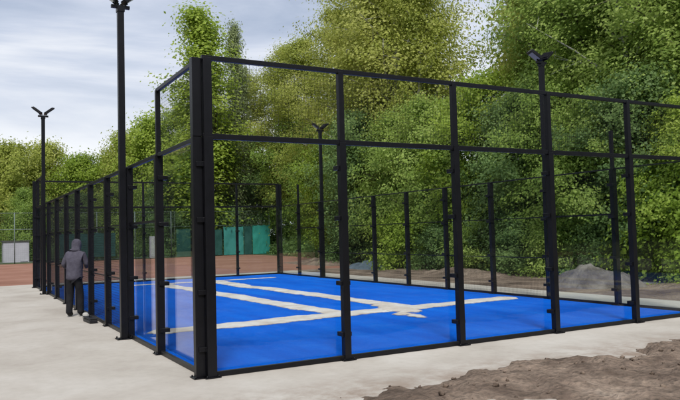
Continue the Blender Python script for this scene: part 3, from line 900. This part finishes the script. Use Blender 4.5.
G2 = 'tall trees of the wood'
for k, x, y, H, lf, wd, lb in (
    ('tallA', 21.0, 61.4, 18.0, 'olive', 1, 'olive tree whose top shows just below the poplars, behind the teal screens'),
    ('tallC', 24.3, 58.5, 18.8, 'olive', 1, 'olive tree below the open sky, behind the bright teal windscreen'),
    ('tallA', 26.4, 54.5, 20.2, 'olive', 1, 'yellow-olive tree where the skyline starts climbing from the sky gap'),
    ('tallB', 25.4, 48.5, 19.6, 'olive', 1.1, 'yellow-olive tree halfway up the climbing skyline of the wood'),
    ('tallC', 23.6, 37.5, 19.0, 'olive', 1, 'tall yellow-olive tree at the top of the climbing skyline, by the second post'),
    ('tallA', 21.9, 30.5, 21.0, 'olive', 1, 'tall yellow-olive tree above the second glass panel'),
    ('tallC', 21.0, 26.6, 20.6, 'olive', 1.1, 'tall olive tree above the third post of the near glass wall'),
    ('narrow', 20.2, 23.4, 20.4, 'olive', .8, 'slim olive birch edging the pale gap in the wood, on the poplar side'),
    ('narrow', 23.0, 17.0, 18.0, 'olive', .8, 'slim olive birch edging the pale gap in the wood, on the mound side'),
    ('tallA', 22.5, 13.6, 17.2, 'green', 1, 'tall green tree behind the floodlight pole on the mound side'),
    ('tallB', 20.7, 12.0, 16.6, 'green', 1.15, 'tall green tree rising behind the soil mound'),
    ('tallC', 19.6, 9.0, 15.6, 'green', 1.05, 'tall green tree with pale trunk right of the soil mound'),
    ('tallA', 19.8, 6.4, 15.2, 'green', 1.05, 'tall dense green tree behind the fifth panel of the near glass wall'),
    ('tallB', 20.6, 3.2, 14.8, 'green', 1.1, 'tall green tree at the right edge of the photo'),
    ): plant(k, x, y, H, lf, lb, G2, wd)
G3 = 'second row trees of the wood'
for k, x, y, H, lf, lb in (
    ('tallB', 28.2, 40.4, 19.5, 'olive', 'back-row olive tree behind the top of the climbing skyline'),
    ('tallA', 26.1, 34.9, 22.6, 'olive', 'back-row olive tree above the second panel, behind the taller front ones'),
    ('tallC', 24.6, 31.6, 21.6, 'olive', 'back-row olive tree above the third panel'),
    ('tallB', 27.8, 19.2, 18.2, 'green', 'back-row green tree just right of the pale gap'),
    ('tallA', 26.8, 16.6, 17.5, 'green', 'back-row green tree above the fourth panel'),
    ('tallC', 25.9, 13.1, 17.5, 'olive', 'back-row olive tree above the soil mound'),
    ('tallB', 24.6, 9.8, 16.3, 'green', 'back-row green tree above the fifth post'),
    ('tallA', 25.7, 6.3, 15.9, 'green', 'back-row green tree at the upper right corner of the photo'),
    ): plant(k, x, y, H, lf, lb, G3)
G4 = 'young trees along the wood edge'
for k, x, y, H, lf, lb in (
    ('storyA', 20.7, 57.6, 13.0, 'dark', 'dense dark green young tree above the teal windscreens'),
    ('storyB', 25.6, 49.6, 12.6, 'green', 'green young tree beside the end of the tennis fence'),
    ('storyB', 24.9, 56.6, 9.0, 'dark', 'lower dark young tree between the bright teal screen and the wood'),
    ('storyA', 24.6, 43.6, 10.6, 'green', 'green young tree at the wood edge, seen in the first panel near its second post'),
    ('storyB', 19.3, 32.1, 8.4, 'bright', 'bright green young tree just right of the second post'),
    ('storyA', 18.2, 26.6, 8.8, 'dark', 'dark green young tree in the middle of the second panel'),
    ('storyB', 18.4, 23.0, 7.9, 'green', 'green young tree in the second panel near the third post'),
    ('storyA', 18.0, 18.9, 8.2, 'green', 'green young tree just right of the third post'),
    ('storyB', 18.3, 16.0, 8.8, 'bright', 'bright green young tree below the pale gap in the wood'),
    ('storyA', 17.9, 13.5, 7.4, 'dark', 'dark green young tree in the third panel near the floodlight pole'),
    ('storyB', 17.6, 11.1, 7.2, 'green', 'green young tree behind the soil mound, on its far side'),
    ('storyA', 17.2, 8.9, 6.4, 'green', 'green young tree directly above the soil mound'),
    ('storyB', 17.3, 7.0, 6.8, 'dark', 'dark young tree behind the fifth post of the near glass wall'),
    ('storyA', 17.3, 5.0, 5.6, 'bright', 'yellow-green young tree in the fifth panel, right of the mound'),
    ('storyB', 17.6, 3.1, 5.9, 'green', 'green young tree at the right edge of the photo, under the taller wood'),
    ): plant(k, x, y, H, lf, lb, G4)
G5 = 'shrubs at the wood edge'
for k, x, y, H, lf, lb in (
    ('shrubA', 17.2, 25.6, 2.6, 'dark', 'dark shrub behind the blue tarp heap'),
    ('shrubB', 16.3, 19.2, 2.7, 'bright', 'fresh yellow-green shrub at the wood edge, in the second panel'),
    ('shrubA', 16.5, 16.9, 1.9, 'dark', 'low dark shrub left of the orange brown bank'),
    ('shrubB', 16.7, 14.6, 2.1, 'green', 'green shrub behind the orange brown bank'),
    ('shrubA', 16.3, 11.9, 2.1, 'dark', 'dark shrub between the orange brown bank and the floodlight pole'),
    ('shrubB', 16.4, 10.0, 1.9, 'green', 'green shrub just left of the soil mound'),
    ('shrubA', 16.5, 7.9, 1.9, 'dark', 'dark shrub close behind the soil mound'),
    ('shrubB', 16.8, 5.0, 3.1, 'bright', 'big yellow-green shrub in the fifth panel, right of the mound'),
    ('shrubA', 16.6, 3.5, 2.5, 'bright', 'yellow-green shrub at the right edge of the photo'),
    ): plant(k, x, y, H, lf, lb, G5)

# deep wood beyond: reads as one mass
rw = random.Random(5)
Vs = []; Ts = MB()
rngw = np.random.default_rng(5)
pts = []
for i in range(46):
    t = i / 45
    bx = 30 + rw.uniform(0, 8); by = -8 + 62 * t + rw.uniform(-1, 1)
    a = math.degrees(math.atan2(bx + 2.73, by + 8.37))
    H = rw.uniform(14, 18) * (1 if by < 20 else 1.15)
    if 35.3 < a < 45: H = 6
    Ts.tube([(bx, by, 0), (bx + rw.uniform(-.4, .4), by, H * .8)], [.2, .05], 6)
    for k in range(120):
        z = rw.uniform(.08, 1) * H
        rr = 3.0 * math.sin(PI * (.2 + .75 * z / H)) ** .7
        th = rw.uniform(0, 6.28); q = rr * math.sqrt(rw.random())
        pts.append((bx + q * math.cos(th), by + q * math.sin(th), z))
P = np.array(pts); C = np.repeat(P, 70, 0) + rngw.normal(size=(len(P) * 70, 3)) * np.array([.6, .6, .5])
wd = link_mesh('woodland', leaves_mesh('woodland', C, .22, rngw, LEAF['olive'], ctr=np.repeat(P, 70, 0)))
tag(wd, 'deep mass of wood behind the trees along the court', 'wood', kind='stuff')

# undergrowth along the wood edge and beyond the tennis fence
P = []
for i in range(2600):
    y = rw.uniform(-6, 52); x = 17.0 + abs(rw.gauss(0, 3.0)) + (max(0, y - 22) * .22)
    P.append((x, y, .05 + abs(rw.gauss(0, .35)) * (1 if x > 17.6 else .5)))
for i in range(1500):
    x = rw.uniform(-16, 24); y = (53 if x > 4.5 else 59.5) + abs(rw.gauss(0, 5)); P.append((x, y, abs(rw.gauss(0, .6))))
P = np.array(P); C = np.repeat(P, 26, 0) + rngw.normal(size=(len(P) * 26, 3)) * np.array([.38, .38, .2])
C[:, 2] = np.abs(C[:, 2])
ug = link_mesh('undergrowth', leaves_mesh('undergrowth', C, .16, rngw, LEAF['dark']))
tag(ug, 'dark low undergrowth along the wood edge and behind the tennis fence', 'undergrowth', kind='stuff')

# unseen woods added behind and left of the view so panes mirror dark trees
pts = []
spots = [(-34 + 3.1 * i + rw.uniform(-1, 1), -56 + rw.uniform(-5, 4) + .1 * i) for i in range(46)]
spots += [(-40 + rw.uniform(-5, 3), -46 + 3.1 * i + rw.uniform(-1, 1)) for i in range(46)]
spots += [(-48 + 2.6 * i, 80 + rw.uniform(-4, 6)) for i in range(17)]
spots += [(x - 5, y - 6) if y < 0 else (x - 6, y + 1) for x, y in spots]
for bx, by in spots:
    H = rw.uniform(13, 18)
    for k in range(110):
        z = rw.uniform(.02, 1) * H; rr = 3.2 * math.sin(PI * (.2 + .75 * z / H)) ** .7
        th = rw.uniform(0, 6.28); q = rr * math.sqrt(rw.random())
        pts.append((bx + q * math.cos(th), by + q * math.sin(th), z))
P = np.array(pts); C = np.repeat(P, 20, 0) + rngw.normal(size=(len(P) * 20, 3)) * np.array([.7, .7, .6])
C[:, 2] = np.abs(C[:, 2])
wd = link_mesh('woodland', leaves_mesh('woodland', C, .6, rngw, LEAF['dark']))
tag(wd, 'unseen mass of wood added around the court to darken its glass reflections', 'wood', kind='stuff')
